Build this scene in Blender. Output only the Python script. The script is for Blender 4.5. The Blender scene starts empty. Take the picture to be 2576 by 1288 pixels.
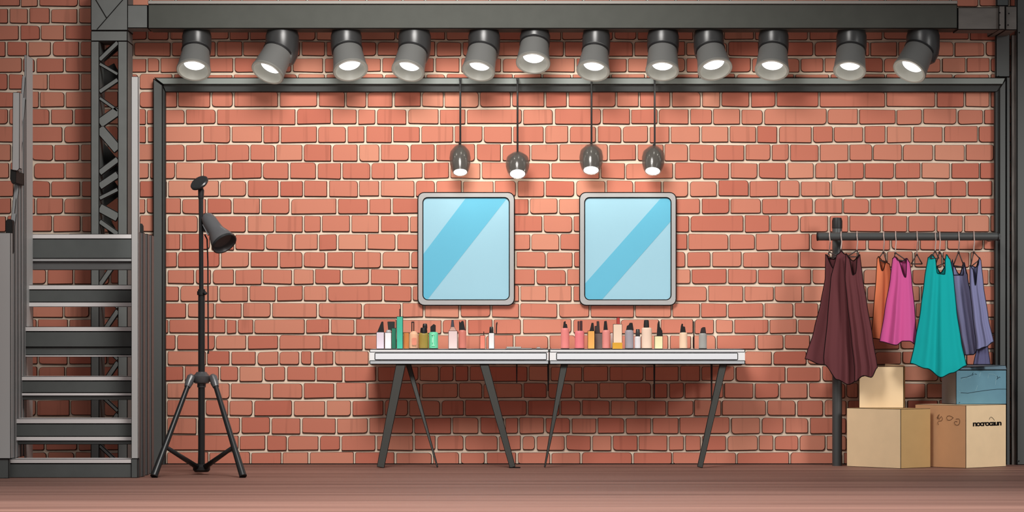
import bpy, bmesh, math, random
from mathutils import Vector, Matrix

# ------------------------------------------------------------------ camera, world, light, exposure
scene = bpy.context.scene
COL = scene.collection
D0 = 18.0            # camera distance to the brick wall (m)
EYE = 0.77           # eye height (m)
FPX = 7200.0         # focal length in pixels of the 2576 px frame
HOR = 860.0          # image row of the horizon

cam_data = bpy.data.cameras.new('camera')
cam_data.sensor_width = 36.0
cam_data.lens = FPX * 36.0 / 2576.0
cam_data.shift_y = (HOR - 644.0) / 2576.0
cam_data.clip_end = 200
cam = bpy.data.objects.new('camera', cam_data)
COL.objects.link(cam)
cam.location = (0, -D0, EYE)
cam.rotation_euler = (math.pi / 2, 0, 0)
scene.camera = cam

scene.view_settings.view_transform = 'Standard'
scene.view_settings.look = 'None'
scene.view_settings.gamma = 1.0
scene.view_settings.exposure = 0.0
scene.view_settings.use_curve_mapping = False

world = bpy.data.worlds.new('studio_world')
scene.world = world
world.use_nodes = True
bg = world.node_tree.nodes['Background']
bg.inputs[0].default_value = (0.98, 0.99, 1.0, 1)
bg.inputs[1].default_value = 0.24


def area_light(name, loc, target, sx, sy, power, color=(1, 1, 1)):
    l = bpy.data.lights.new(name, 'AREA')
    l.shape = 'RECTANGLE'
    l.size, l.size_y = sx, sy
    l.energy = power
    l.color = color
    o = bpy.data.objects.new(name, l)
    COL.objects.link(o)
    o.location = loc
    o.rotation_euler = (Vector(target) - Vector(loc)).to_track_quat('-Z', 'Y').to_euler()
    return o


def spot_lamp(name, loc, target, angle, blend, radius, power, color):
    l = bpy.data.lights.new(name, 'SPOT')
    l.spot_size = math.radians(angle)
    l.spot_blend = blend
    l.shadow_soft_size = radius
    l.energy = power
    l.color = color
    o = bpy.data.objects.new(name, l)
    COL.objects.link(o)
    o.location = loc
    o.rotation_euler = (Vector(target) - Vector(loc)).to_track_quat('-Z', 'Y').to_euler()
    return o


spot_lamp('added_key', (-0.5, -4.6, 4.3), (-0.35, 0.0, 1.12), 78, 1.0, 1.0, 1300, (1.0, 0.97, 0.93))  # unseen key light, added to brighten the wall centre and let edges fall off
spot_lamp('added_side_fill', (5.0, -4.2, 2.8), (2.8, 0.0, 0.7), 50, 1.0, 0.6, 560, (1.0, 0.98, 0.95))  # unseen fill, added to brighten the boxes and clothes
fl = area_light('added_floor_fill', (0.0, -5.6, 4.4), (0.0, -5.2, 0.0), 7.0, 1.0, 175, (1.0, 0.99, 0.96))  # unseen light, added to brighten the front of the floor
fl.data.spread = math.radians(80)


# ------------------------------------------------------------------ coordinates
def S(d):
    return FPX / (D0 - d)


def X(px, d=0.0):
    return (px - 1288.0) / S(d)


def Z(py, d=0.0):
    return EYE + (HOR - py) / S(d)


def P(px, py, d=0.0):
    return Vector((X(px, d), -d, Z(py, d)))


# ------------------------------------------------------------------ materials
def lin(c):
    return tuple(((v / 255.0) / 12.92 if v / 255.0 <= 0.04045 else ((v / 255.0 + 0.055) / 1.055) ** 2.4) for v in c) + (1.0,)


MATS = {}


def mat(name, rgb, rough=0.6, spec=0.25, metal=0.0, noise=0.0, scale=(3, 3, 3), emit=None, alpha=1.0, nscale=4.0):
    if name in MATS:
        return MATS[name]
    m = bpy.data.materials.new(name)
    m.use_nodes = True
    nt = m.node_tree
    b = nt.nodes['Principled BSDF']
    b.inputs['Base Color'].default_value = lin(rgb)
    b.inputs['Roughness'].default_value = rough
    b.inputs['Specular IOR Level'].default_value = spec
    b.inputs['Metallic'].default_value = metal
    if alpha < 1:
        b.inputs['Alpha'].default_value = alpha
    if noise > 0:
        tc = nt.nodes.new('ShaderNodeTexCoord')
        mp = nt.nodes.new('ShaderNodeMapping')
        mp.inputs['Scale'].default_value = scale
        nz = nt.nodes.new('ShaderNodeTexNoise')
        nz.inputs['Scale'].default_value = nscale
        nz.inputs['Detail'].default_value = 3
        rp = nt.nodes.new('ShaderNodeMapRange')
        rp.inputs['From Min'].default_value = 0.3
        rp.inputs['From Max'].default_value = 0.7
        rp.inputs['To Min'].default_value = 1 - noise
        rp.inputs['To Max'].default_value = 1 + noise
        mx = nt.nodes.new('ShaderNodeVectorMath')
        mx.operation = 'SCALE'
        mx.inputs[0].default_value = lin(rgb)[:3]
        nt.links.new(tc.outputs['Object'], mp.inputs['Vector'])
        nt.links.new(mp.outputs['Vector'], nz.inputs['Vector'])
        nt.links.new(nz.outputs['Fac'], rp.inputs['Value'])
        nt.links.new(rp.outputs['Result'], mx.inputs['Scale'])
        nt.links.new(mx.outputs['Vector'], b.inputs['Base Color'])
    if emit is not None:
        b.inputs['Emission Color'].default_value = lin(rgb)
        b.inputs['Emission Strength'].default_value = emit
    MATS[name] = m
    return m


INK = mat('ink_edge', (22, 20, 20), 0.7, 0.1)
GIRDER = mat('girder_paint', (78, 80, 75), 0.6, 0.2, noise=0.05)
FLANGE = mat('girder_flange', (160, 156, 150), 0.6, 0.2)
TOWER = mat('tower_paint', (112, 115, 113), 0.6, 0.2, noise=0.05)
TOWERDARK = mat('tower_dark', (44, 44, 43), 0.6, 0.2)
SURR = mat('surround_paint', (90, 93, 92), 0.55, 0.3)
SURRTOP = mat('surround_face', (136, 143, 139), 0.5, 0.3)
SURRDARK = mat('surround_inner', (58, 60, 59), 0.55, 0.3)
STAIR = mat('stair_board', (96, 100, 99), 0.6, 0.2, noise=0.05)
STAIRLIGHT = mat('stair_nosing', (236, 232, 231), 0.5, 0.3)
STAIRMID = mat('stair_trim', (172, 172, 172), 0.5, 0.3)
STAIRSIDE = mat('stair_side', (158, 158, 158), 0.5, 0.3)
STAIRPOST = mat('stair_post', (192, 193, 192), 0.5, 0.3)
RIBDARK = mat('rib_panel', (100, 100, 100), 0.5, 0.3)
BLACK = mat('black_metal', (34, 35, 36), 0.32, 0.5)
BLACKSOFT = mat('black_plastic', (30, 29, 30), 0.5, 0.4)
CANDARK = mat('can_metal', (52, 52, 52), 0.34, 0.6)
CANLIGHT = mat('can_head', (104, 104, 102), 0.4, 0.5)
CANRIM = mat('can_rim', (116, 115, 110), 0.5, 0.4)
LENS = mat('lamp_lens', (246, 250, 253), 0.4, 0.2, emit=1.1)
SHADE = mat('smoked_glass', (96, 92, 87), 0.15, 0.6, alpha=0.45)
SOCKET = mat('lamp_socket', (110, 108, 103), 0.35, 0.5)
RACK = mat('rack_pipe', (70, 72, 72), 0.42, 0.4)
LEG = mat('table_leg', (70, 71, 68), 0.5, 0.3)
WHITE = mat('table_white', (244, 246, 247), 0.5, 0.3)
DRAWER = mat('drawer_white', (236, 241, 246), 0.45, 0.3)
RAILSHADE = mat('table_rail_shaded', (188, 194, 198), 0.5, 0.3)  # grey holds the shadow on the white table's lower bevel
MFRAME = mat('mirror_frame', (170, 170, 170), 0.5, 0.3)
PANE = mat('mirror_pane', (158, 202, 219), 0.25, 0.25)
REFLECTION = mat('mirror_reflection_paint', (104, 184, 212), 0.25, 0.25)  # mirror reflection painted as a second blue
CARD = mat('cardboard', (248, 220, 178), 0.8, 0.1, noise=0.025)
CARD_DEEPSHADE = mat('cardboard_deepshade', (214, 164, 122), 0.8, 0.1, noise=0.025)  # same cardboard, with the shade of the left face in its colour
CARD_SHADE = mat('cardboard_shade', (198, 163, 112), 0.8, 0.1, noise=0.025)  # same cardboard, darkened in colour for the shaded side
BLUEBOX = mat('blue_box', (104, 148, 166), 0.6, 0.2, noise=0.04)
BLUEGREY = mat('blue_box_side', (158, 158, 160), 0.6, 0.2)
BLUELID = mat('blue_box_lid', (98, 122, 136), 0.6, 0.2)
HANG = mat('hanger_wire', (196, 176, 168), 0.35, 0.5, metal=0.2)
TIMBER = mat('weathered_strip', (116, 111, 107), 0.8, 0.1, noise=0.35, scale=(14, 14, 1.2), nscale=5)
PLATE = mat('weathered_plate', (116, 113, 109), 0.7, 0.2, noise=0.12, scale=(1.5, 6, 6), nscale=4)


# ------------------------------------------------------------------ object helpers
ORG = {}


def tag(o, label=None, cat=None, group=None, kind=None):
    if label:
        o['label'] = label
    if cat:
        o['category'] = cat
    if group:
        o['group'] = group
    if kind:
        o['kind'] = kind
    return o


def thing(name, loc, label, cat, group=None):
    o = bpy.data.objects.new(name, None)
    COL.objects.link(o)
    o.empty_display_size = 0.05
    o.location = loc
    ORG[o.name] = Vector(loc)
    return tag(o, label, cat, group)


class MB:
    """collects shapes in world coordinates, then links them as ONE mesh object"""

    def __init__(self):
        self.bm = bmesh.new()

    def poly(self, pts, mi=0):
        vs = [self.bm.verts.new(p) for p in pts]
        f = self.bm.faces.new(vs)
        f.material_index = mi
        return f

    def extr(self, pts, vec, mi=0):
        """closed prism from a polygon moved along vec"""
        vec = Vector(vec)
        a = [self.bm.verts.new(p) for p in pts]
        b = [self.bm.verts.new(Vector(p) + vec) for p in pts]
        n = len(a)
        fs = [self.bm.faces.new(a), self.bm.faces.new(list(reversed(b)))]
        for i in range(n):
            j = (i + 1) % n
            fs.append(self.bm.faces.new([a[j], a[i], b[i], b[j]]))
        for f in fs:
            f.material_index = mi
        return fs

    def box(self, x0, x1, y0, y1, z0, z1, mi=0):
        return self.extr([(x0, y0, z0), (x1, y0, z0), (x1, y0, z1), (x0, y0, z1)], (0, y1 - y0, 0), mi)

    def pbox(self, px0, px1, py0, py1, df, db, mi=0):
        """box whose FRONT face (at distance df from the wall) covers the given frame region; goes back to db"""
        return self.box(X(px0, df), X(px1, df), -df, -db, Z(py1, df), Z(py0, df), mi)

    def pprism(self, pix, df, db, mi=0):
        return self.extr([P(a, b, df) for a, b in pix], (0, df - db, 0), mi)

    def bar(self, a, b, w, t, mi=0, up=Vector((0, -1, 0)), w2=None, t2=None):
        a, b = Vector(a), Vector(b)
        d = (b - a).normalized()
        s = d.cross(up).normalized()
        u = s.cross(d).normalized()
        w2 = w if w2 is None else w2
        t2 = t if t2 is None else t2
        A = [a + s * (w / 2 * i) + u * (t / 2 * j) for i, j in ((-1, -1), (1, -1), (1, 1), (-1, 1))]
        B = [b + s * (w2 / 2 * i) + u * (t2 / 2 * j) for i, j in ((-1, -1), (1, -1), (1, 1), (-1, 1))]
        a_ = [self.bm.verts.new(p) for p in A]
        b_ = [self.bm.verts.new(p) for p in B]
        fs = [self.bm.faces.new(a_), self.bm.faces.new(list(reversed(b_)))]
        for i in range(4):
            j = (i + 1) % 4
            fs.append(self.bm.faces.new([a_[j], a_[i], b_[i], b_[j]]))
        for f in fs:
            f.material_index = mi
        return fs

    def tube(self, pts, r, seg=10, mi=0, cap=True, closed=False):
        pts = [Vector(p) for p in pts]
        n = len(pts)
        rs = r if isinstance(r, (list, tuple)) else [r] * n
        ref = None
        rings = []
        for i in range(n):
            if closed:
                t = pts[(i + 1) % n] - pts[i - 1]
            else:
                t = pts[min(i + 1, n - 1)] - pts[max(i - 1, 0)]
            t = t.normalized()
            if ref is None:
                ref = Vector((0, 1, 0)) if abs(t.y) < 0.9 else Vector((1, 0, 0))
            u = (ref - t * ref.dot(t)).normalized()
            ref = u
            v = t.cross(u)
            rings.append([self.bm.verts.new(pts[i] + (u * math.cos(q) + v * math.sin(q)) * rs[i]) for q in [2 * math.pi * k / seg for k in range(seg)]])
        m = n if closed else n - 1
        for i in range(m):
            a, b = rings[i], rings[(i + 1) % n]
            for k in range(seg):
                k2 = (k + 1) % seg
                f = self.bm.faces.new([a[k], a[k2], b[k2], b[k]])
                f.material_index = mi
                f.smooth = True
        if cap and not closed:
            self.bm.faces.new(list(reversed(rings[0]))).material_index = mi
            self.bm.faces.new(rings[-1]).material_index = mi

    def lathe(self, prof, mtx, seg=24, mi=0, sx=1.0, sy=1.0):
        """prof: list of (r, z); spun about local z and moved by mtx; r == 0 ends close to a point"""
        rings = []
        for r, z in prof:
            if r <= 1e-6:
                rings.append([self.bm.verts.new(mtx @ Vector((0, 0, z)))])
            else:
                rings.append([self.bm.verts.new(mtx @ Vector((r * sx * math.cos(2 * math.pi * k / seg), r * sy * math.sin(2 * math.pi * k / seg), z))) for k in range(seg)])
        for a, b in zip(rings[:-1], rings[1:]):
            for k in range(seg):
                k2 = (k + 1) % seg
                if len(a) == 1 and len(b) == 1:
                    continue
                if len(a) == 1:
                    f = self.bm.faces.new([a[0], b[k2], b[k]])
                elif len(b) == 1:
                    f = self.bm.faces.new([a[k], a[k2], b[0]])
                else:
                    f = self.bm.faces.new([a[k], a[k2], b[k2], b[k]])
                f.material_index = mi
                f.smooth = True

    def build(self, name, mats, parent=None, ink=0.0, label=None, sharp=35):
        bm = self.bm
        if not isinstance(mats, (list, tuple)):
            mats = [mats]
        mats = list(mats)
        bmesh.ops.recalc_face_normals(bm, faces=bm.faces[:])
        ang = math.radians(sharp)
        if ink > 0:
            mats.append(INK)
            es = [e for e in bm.edges if len(e.link_faces) == 2 and e.calc_face_angle(0) > ang]
            if es:
                bmesh.ops.bevel(bm, geom=es, offset=ink, offset_type='OFFSET', segments=1, profile=0.5, affect='EDGES', clamp_overlap=True, material=len(mats) - 1)
        for e in bm.edges:
            if len(e.link_faces) == 2 and e.calc_face_angle(0) > math.radians(30):
                e.smooth = False
        org = Vector((0, 0, 0))
        if parent is not None:
            org = ORG[parent.name]
        if org.length > 0:
            bmesh.ops.translate(bm, verts=bm.verts[:], vec=-org)
        me = bpy.data.meshes.new(name)
        bm.to_mesh(me)
        bm.free()
        for m in mats:
            me.materials.append(m)
        o = bpy.data.objects.new(name, me)
        COL.objects.link(o)
        if parent is not None:
            o.parent = parent
        ORG[o.name] = org
        if label:
            o['label'] = label
        return o


def rrect(px0, px1, py0, py1, r, n=5):
    """rounded rectangle in frame coordinates, counter-clockwise"""
    out = []
    for cx, cy, a0 in ((px1 - r, py1 - r, 0), (px0 + r, py1 - r, 90), (px0 + r, py0 + r, 180), (px1 - r, py0 + r, 270)):
        for k in range(n + 1):
            a = math.radians(a0 + 90 * k / n)
            out.append((cx + r * math.cos(a), cy + r * math.sin(a)))
    return out


def axis_matrix(origin, axis):
    return Matrix.Translation(origin) @ Vector(axis).normalized().to_track_quat('Z', 'Y').to_matrix().to_4x4()


IE = 0.0052   # width of the dark painted edge on boxes (m)

# ------------------------------------------------------------------ the setting: brick wall and floor
ROWB = [-150, -106, -64, -24, 19, 61, 103, 144, 184, 228, 272, 315, 361, 407, 452, 497, 540, 586, 631, 675, 717, 760, 801, 841, 881, 919, 961, 1004, 1048, 1093, 1135, 1169]
JOINTS = {
    3: [52, 98, 198, 300, 380, 2390, 2462],
    4: [23, 73, 128, 197, 270, 340, 2440],
    5: [50, 102, 163, 245, 310, 371, 426, 577, 628, 705, 796, 850, 900, 996, 1055, 1122, 1190, 1250, 1330, 1413, 1470, 1543, 1602, 1680, 1745, 1820, 1897, 1965, 2034, 2130, 2221, 2330, 2438],
    6: [17, 70, 131, 201, 265, 337, 431, 545, 611, 670, 757, 820, 948, 1020, 1097, 1162, 1240, 1330, 1419, 1500, 1594, 1683, 1725, 1830, 1910, 2047, 2110, 2175, 2188, 2258, 2330, 2400, 2478],
    7: [57, 90, 163, 240, 310, 371, 403, 480, 589, 660, 735, 815, 890, 960, 1020, 1094, 1158, 1262, 1340, 1448, 1510, 1578, 1650, 1725, 1800, 1890, 2013, 2073, 2150, 2222, 2300, 2368, 2430],
    8: [22, 60, 122, 202, 270, 350],
    9: [40, 100, 164, 240, 300, 350, 447, 531, 588, 702, 800, 869, 923, 990, 1060, 1117, 1206, 1286, 1371, 1428, 1550, 1608, 1688, 1764, 1813, 1887, 1952, 2060, 2228, 2354, 2426],
    10: [23, 80, 127, 186, 260, 320, 369, 467, 545, 746, 835, 899, 946, 1025, 1105, 1173, 1314, 1393, 1514, 1586, 1655, 1734, 1792, 1863, 1920, 2080, 2159, 2254, 2320, 2408, 2474],
    11: [60, 160, 240, 300, 370, 509, 581, 661, 705, 799, 872, 919, 988, 1058, 1142, 1215, 1289, 1369, 1431, 1501, 1565, 1632, 1685, 1762, 1833, 1903, 1957, 2043, 2096, 2172, 2228, 2295, 2373, 2460],
    12: [30, 80, 136, 202, 270, 340, 400, 467, 545, 629, 694, 763, 835, 902, 957, 1031, 1095, 1197, 1262, 1335, 1406, 1530, 1602, 1670, 1732, 1799, 1873, 1939, 1986, 2061, 2135, 2195, 2270, 2349, 2428],
    13: [25, 84, 164, 240, 310, 376, 442, 510, 581, 660, 728, 797, 860, 933, 996, 1065, 1132, 1210, 1300, 1385, 1510, 1573, 1695, 1765, 1836, 1907, 1979, 2048, 2103, 2174, 2250, 2316, 2391, 2464],
    14: [36, 80, 128, 204, 280, 350, 422, 553, 622, 703, 764, 826, 902, 956, 1044, 1096, 1163, 1243, 1300, 1371, 1447, 1524, 1595, 1666, 1733, 1805, 1884, 1958, 2013, 2089, 2148, 2216, 2278, 2352, 2432],
    15: [31, 90, 161, 240, 310, 368, 457, 520, 585, 656, 731, 849, 928, 986, 1060, 1140, 1220, 1331, 1404, 1480, 1550, 1620, 1690, 1763, 1836, 1915, 1984, 2047, 2120, 2187, 2257, 2308, 2388, 2463],
    16: [18, 70, 133, 205, 280, 350, 420, 499, 621, 692, 764, 809, 882, 956, 1030, 1110, 1200, 1280, 1366, 1441, 1500, 1580, 1660, 1735, 1871, 1937, 2010, 2085, 2135, 2218, 2283, 2354, 2423, 2490],
    17: [25, 90, 456, 530, 591, 667, 739, 801, 850, 923, 997, 1335, 1408, 1730, 1833, 1900, 1961, 2038, 2110, 2181, 2240, 2313, 2380, 2473],
    18: [447, 554, 629, 702, 763, 821, 889, 960, 1033, 1298, 1374, 1442, 1726, 1789, 1867, 1936, 2010, 2090, 2158, 2230, 2298, 2370, 2440],
    19: [420, 491, 533, 591, 660, 737, 791, 859, 931, 1006, 1347, 1425, 1738, 1829, 1905, 1969, 2042, 2170, 2230, 2293, 2350, 2420, 2488],
    20: [453, 550, 626, 695, 763, 823, 964, 1037, 1376, 1440, 1690, 1780, 1871, 1947, 2019, 2100, 2180, 2260, 2315, 2390, 2450],
    21: [471, 541, 610, 683, 800, 913, 1010, 1067, 1157, 1235, 1307, 1404, 1484, 1596, 1690, 1762, 1829, 1922, 1996, 2060],
    22: [425, 569, 597, 639, 769, 831, 893, 1000, 1112, 1175, 1240, 1313, 1440, 1560, 1660, 1745, 1798, 1845, 1934, 2005],
    23: [444, 542, 622, 701, 808, 915, 1000, 1075, 1150, 1220, 1293, 1380, 1450, 1530, 1610, 1683, 1740, 1802, 1903, 1972],
    24: [420, 520, 580, 646, 702, 755, 786, 841, 930, 1010, 1090, 1170, 1250, 1330, 1410, 1490, 1570, 1650, 1730, 1810, 1870, 1943, 2030],
    25: [463, 553, 601, 663, 720, 795, 864, 948, 1055, 1105, 1143, 1180, 1226, 1328, 1383, 1466, 1531, 1621, 1709, 1763, 1849, 1977, 2066, 2120],
    26: [419, 580, 684, 763, 843, 924, 1059, 1153, 1215, 1316, 1377, 1442, 1506, 1572, 1640, 1681, 1721, 1821, 1897, 1960, 2033, 2127, 2160],
    27: [419, 516, 576, 638, 737, 820, 885, 967, 1028, 1109, 1168, 1250, 1327, 1409, 1463, 1535, 1600, 1678, 1745, 1815, 1928, 2003, 2072, 2130],
    28: [419, 496, 606, 681, 758, 847, 928, 1041, 1137, 1206, 1270, 1305, 1371, 1436, 1502, 1573, 1640, 1708, 1837, 1914, 1973, 2035, 2130],
    29: [419, 510, 602, 670, 723, 803, 857, 947, 1041, 1098, 1168, 1254, 1312, 1348, 1422, 1488, 1540, 1605, 1681, 1722, 1764, 1828, 1907, 1947, 2010, 2077, 2130],
    30: [419, 526, 631, 710, 778, 892, 995, 1088, 1157, 1222, 1300, 1386, 1462, 1591, 1691, 1853, 1986, 2120],
}
LONG_OK = 215


def brick_wall():
    rnd = random.Random(7)
    bm = bmesh.new()
    tone = bm.faces.layers.float.new('tone')
    X0, X1 = -760, 3340

    def ring_pts(x0, x1, y0, y1, rad):
        pts = []
        for cx, cy, a0, r in ((x1, y1, 0, rad[0]), (x0, y1, 90, rad[1]), (x0, y0, 180, rad[2]), (x1, y0, 270, rad[3])):
            sx = -1 if cx == x1 else 1
            sy = -1 if cy == y1 else 1
            n = 3
            for k in range(n + 1):
                a = math.radians(a0 + 90 * k / n)
                pts.append([cx + sx * r + r * math.cos(a), cy + sy * r + r * math.sin(a)])
        return pts
    for i in range(len(ROWB) - 1):
        ya, yb = ROWB[i], ROWB[i + 1]
        js = sorted(JOINTS.get(i, []))
        full = []
        pts = [X0] + js + [X1]
        for a, b in zip(pts[:-1], pts[1:]):
            full.append(a)
            gap = b - a
            lim = LONG_OK if (a >= 400 and b <= 2510 and a in js) else 140
            if gap > lim:
                n = max(2, round(gap / 78))
                st = gap / n
                for k in range(1, n):
                    full.append(a + st * k + rnd.uniform(-0.2, 0.2) * st)
        full.append(pts[-1])
        for a, b in zip(full[:-1], full[1:]):
            if b - a < 10:
                continue
            jw = rnd.uniform(1.5, 3.0)
            jw2 = rnd.uniform(1.4, 2.8)
            x0, x1 = a + jw, b - jw2
            y0, y1 = ya + rnd.uniform(2.6, 4.0), yb - rnd.uniform(1.6, 3.0)
            if i == len(ROWB) - 2:
                y1 = yb - 0.6
            w, h = x1 - x0, y1 - y0
            rad = [min(rnd.choice([2, 2, 3, 3, 4, 5, 8]), w * 0.3, h * 0.4) for _ in range(4)]
            outer = ring_pts(x0, x1, y0, y1, rad)
            sk = [rnd.uniform(-1.3, 1.3) for _ in range(4)]
            for p in outer:
                u, v = (p[0] - x0) / w, (p[1] - y0) / h
                p[1] += (sk[0] * (1 - u) + sk[1] * u) * (1 - v) + (sk[2] * (1 - u) + sk[3] * u) * v
            lft, top, rgt, bot = 1.0, 0.7, 1.5, 1.8  # dark edge wider below and right, painting in shade from upper-left light
            inner = []
            cx, cy = (x0 + x1) / 2, (y0 + y1) / 2
            for p in outer:
                u, v = (p[0] - cx) / (w / 2), (p[1] - cy) / (h / 2)
                inner.append((p[0] - (rgt if u > 0 else lft) * math.copysign(min(1, abs(u) ** 2 + 0.0), u), p[1] - (bot if v > 0 else top) * math.copysign(min(1, abs(v) ** 2), v)))
            vo = [bm.verts.new((X(p[0]), 0.001, Z(p[1]))) for p in outer]
            vr = [bm.verts.new((X(p[0]), -0.009, Z(p[1]))) for p in outer]
            vi = [bm.verts.new((X(p[0]), -0.011, Z(p[1]))) for p in inner]
            t = rnd.gauss(0, 1)
            f = bm.faces.new(list(reversed(vi)))
            f.material_index = 1
            f[tone] = max(-2, min(2, t))
            n = len(vo)
            for k in range(n):
                k2 = (k + 1) % n
                for A, B in ((vo, vr), (vr, vi)):
                    g = bm.faces.new([A[k2], A[k], B[k], B[k2]])
                    g.material_index = 2
    # mortar body
    xa, xb = X(X0), X(X1)
    za, zb = 0.0, Z(-150)
    vs = [bm.verts.new(p) for p in ((xa, 0, za), (xb, 0, za), (xb, 0, zb), (xa, 0, zb), (xa, 0.2, za), (xb, 0.2, za), (xb, 0.2, zb), (xa, 0.2, zb))]
    for q in ((0, 1, 2, 3), (5, 4, 7, 6), (4, 0, 3, 7), (1, 5, 6, 2), (3, 2, 6, 7), (4, 5, 1, 0)):
        bm.faces.new([vs[k] for k in q]).material_index = 0
    me = bpy.data.meshes.new('wall_back')
    bm.to_mesh(me)
    bm.free()
    mortar = mat('mortar', (242, 220, 198), 0.9, 0.05, noise=0.05, scale=(6, 6, 6))
    bk = bpy.data.materials.new('brick')
    bk.use_nodes = True
    nt = bk.node_tree
    b = nt.nodes['Principled BSDF']
    b.inputs['Roughness'].default_value = 0.85
    b.inputs['Specular IOR Level'].default_value = 0.1
    at = nt.nodes.new('ShaderNodeAttribute')
    at.attribute_name = 'tone'
    mr = nt.nodes.new('ShaderNodeMapRange')
    mr.inputs['From Min'].default_value = -2
    mr.inputs['From Max'].default_value = 2
    cr = nt.nodes.new('ShaderNodeValToRGB')
    cr.color_ramp.elements[0].color = lin((193, 113, 94))
    cr.color_ramp.elements[1].color = lin((212, 145, 121))
    cr.color_ramp.elements.new(0.5).color = lin((202, 127, 106))
    nt.links.new(at.outputs['Fac'], mr.inputs['Value'])
    nt.links.new(mr.outputs['Result'], cr.inputs['Fac'])
    # faint vertical weather streaks with an outline of their own
    tc = nt.nodes.new('ShaderNodeTexCoord')
    mp = nt.nodes.new('ShaderNodeMapping')
    mp.inputs['Scale'].default_value = (9.0, 1.0, 0.55)
    nz = nt.nodes.new('ShaderNodeTexNoise')
    nz.inputs['Scale'].default_value = 3.0
    nz.inputs['Detail'].default_value = 1.0
    st = nt.nodes.new('ShaderNodeMapRange')
    st.inputs['From Min'].default_value = 0.62
    st.inputs['From Max'].default_value = 0.70
    st.inputs['To Min'].default_value = 1.0
    st.inputs['To Max'].default_value = 0.86
    vm = nt.nodes.new('ShaderNodeVectorMath')
    vm.operation = 'SCALE'
    nt.links.new(tc.outputs['Object'], mp.inputs['Vector'])
    nt.links.new(mp.outputs['Vector'], nz.inputs['Vector'])
    nt.links.new(nz.outputs['Fac'], st.inputs['Value'])
    nt.links.new(cr.outputs['Color'], vm.inputs[0])
    nt.links.new(st.outputs['Result'], vm.inputs['Scale'])
    nt.links.new(vm.outputs['Vector'], b.inputs['Base Color'])
    edge = mat('brick_edge', (62, 34, 28), 0.9, 0.05)
    for m in (mortar, bk, edge):
        me.materials.append(m)
    o = bpy.data.objects.new('wall_back', me)
    COL.objects.link(o)
    o['kind'] = 'structure'


brick_wall()


def floor():
    m = bpy.data.materials.new('floor_boards')
    m.use_nodes = True
    nt = m.node_tree
    b = nt.nodes['Principled BSDF']
    b.inputs['Roughness'].default_value = 0.6
    b.inputs['Specular IOR Level'].default_value = 0.15
    tc = nt.nodes.new('ShaderNodeTexCoord')
    mp = nt.nodes.new('ShaderNodeMapping')
    mp.inputs['Scale'].default_value = (0.10, 2.6, 1.0)
    nz = nt.nodes.new('ShaderNodeTexNoise')
    nz.inputs['Scale'].default_value = 2.2
    nz.inputs['Detail'].default_value = 4
    cr = nt.nodes.new('ShaderNodeValToRGB')
    cr.color_ramp.elements[0].position = 0.3
    cr.color_ramp.elements[0].color = lin((110, 79, 70))
    cr.color_ramp.elements[1].position = 0.72
    cr.color_ramp.elements[1].color = lin((150, 113, 101))
    nt.links.new(tc.outputs['Object'], mp.inputs['Vector'])
    nt.links.new(mp.outputs['Vector'], nz.inputs['Vector'])
    nt.links.new(nz.outputs['Fac'], cr.inputs['Fac'])
    nt.links.new(cr.outputs['Color'], b.inputs['Base Color'])
    k = MB()
    k.box(-8, 8, -9, 0.2, -0.1, 0.0)
    o = k.build('floor', m)
    o['kind'] = 'structure'
    k = MB()
    k.box(-5.2, 5.2, -0.016, -0.0, 0.0, 0.006)
    o = k.build('wall_foot_line', INK)  # thin dark line along the foot of the wall
    o['kind'] = 'structure'


floor()

# ------------------------------------------------------------------ steel surround on the wall
t = thing('steel_surround', (0, -0.05, 0), 'grey steel surround framing the brick wall behind the mirrors', 'frame')
k = MB()
k.pprism([(385, 196), (409, 214), (409, 1172), (385, 1172)], 0.075, 0.0)
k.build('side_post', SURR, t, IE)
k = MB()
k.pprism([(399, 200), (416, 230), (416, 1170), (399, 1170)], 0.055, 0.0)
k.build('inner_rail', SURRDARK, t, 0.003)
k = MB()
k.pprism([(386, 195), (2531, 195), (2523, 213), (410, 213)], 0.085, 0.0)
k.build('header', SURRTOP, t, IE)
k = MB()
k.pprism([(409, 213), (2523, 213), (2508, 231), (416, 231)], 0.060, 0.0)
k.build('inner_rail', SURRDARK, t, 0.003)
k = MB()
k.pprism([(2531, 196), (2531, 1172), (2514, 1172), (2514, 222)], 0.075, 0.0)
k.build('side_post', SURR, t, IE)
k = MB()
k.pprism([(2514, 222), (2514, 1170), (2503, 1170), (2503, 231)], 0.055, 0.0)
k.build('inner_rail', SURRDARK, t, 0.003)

# ------------------------------------------------------------------ lattice tower
t = thing('lattice_tower', (X(274, 0.3), -0.3, 0), 'grey steel lattice tower rising behind the staircase', 'tower')
DF, DB = 0.40, 0.16
for a, b in ((228, 250), (296, 321)):
    k = MB()
    k.pbox(a, b, 103, 860 + EYE * S(DF), DF, DB)
    k.build('post', TOWER, t, IE)
k = MB()
k.pbox(228, 321, 77, 104, DF, DB)
k.build('top_plate', TOWER, t, IE)
k = MB()
k.pbox(228, 322, -60, 77, DF + 0.005, DB)
g = k.build('gusset_block', TOWER, t, IE)
k = MB()
for a, b in (((240, -2), (268, 45)), ((244, 74), (312, -4))):
    k.bar(P(*a, DF + 0.006), P(*b, DF + 0.006), 0.005, 0.004)
k.build('seam', INK, g)
BR = [((298, 106), (250, 152), 13), ((250, 160), (298, 188), 10), ((250, 232), (298, 200), 13), ((250, 246), (298, 280), 10),
      ((250, 312), (298, 278), 26), ((250, 322), (298, 378), 26), ((250, 436), (298, 400), 17), ((250, 470), (298, 438), 20),
      ((250, 500), (298, 476), 12), ((250, 522), (298, 548), 24), ((250, 556), (298, 590), 14)]
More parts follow.
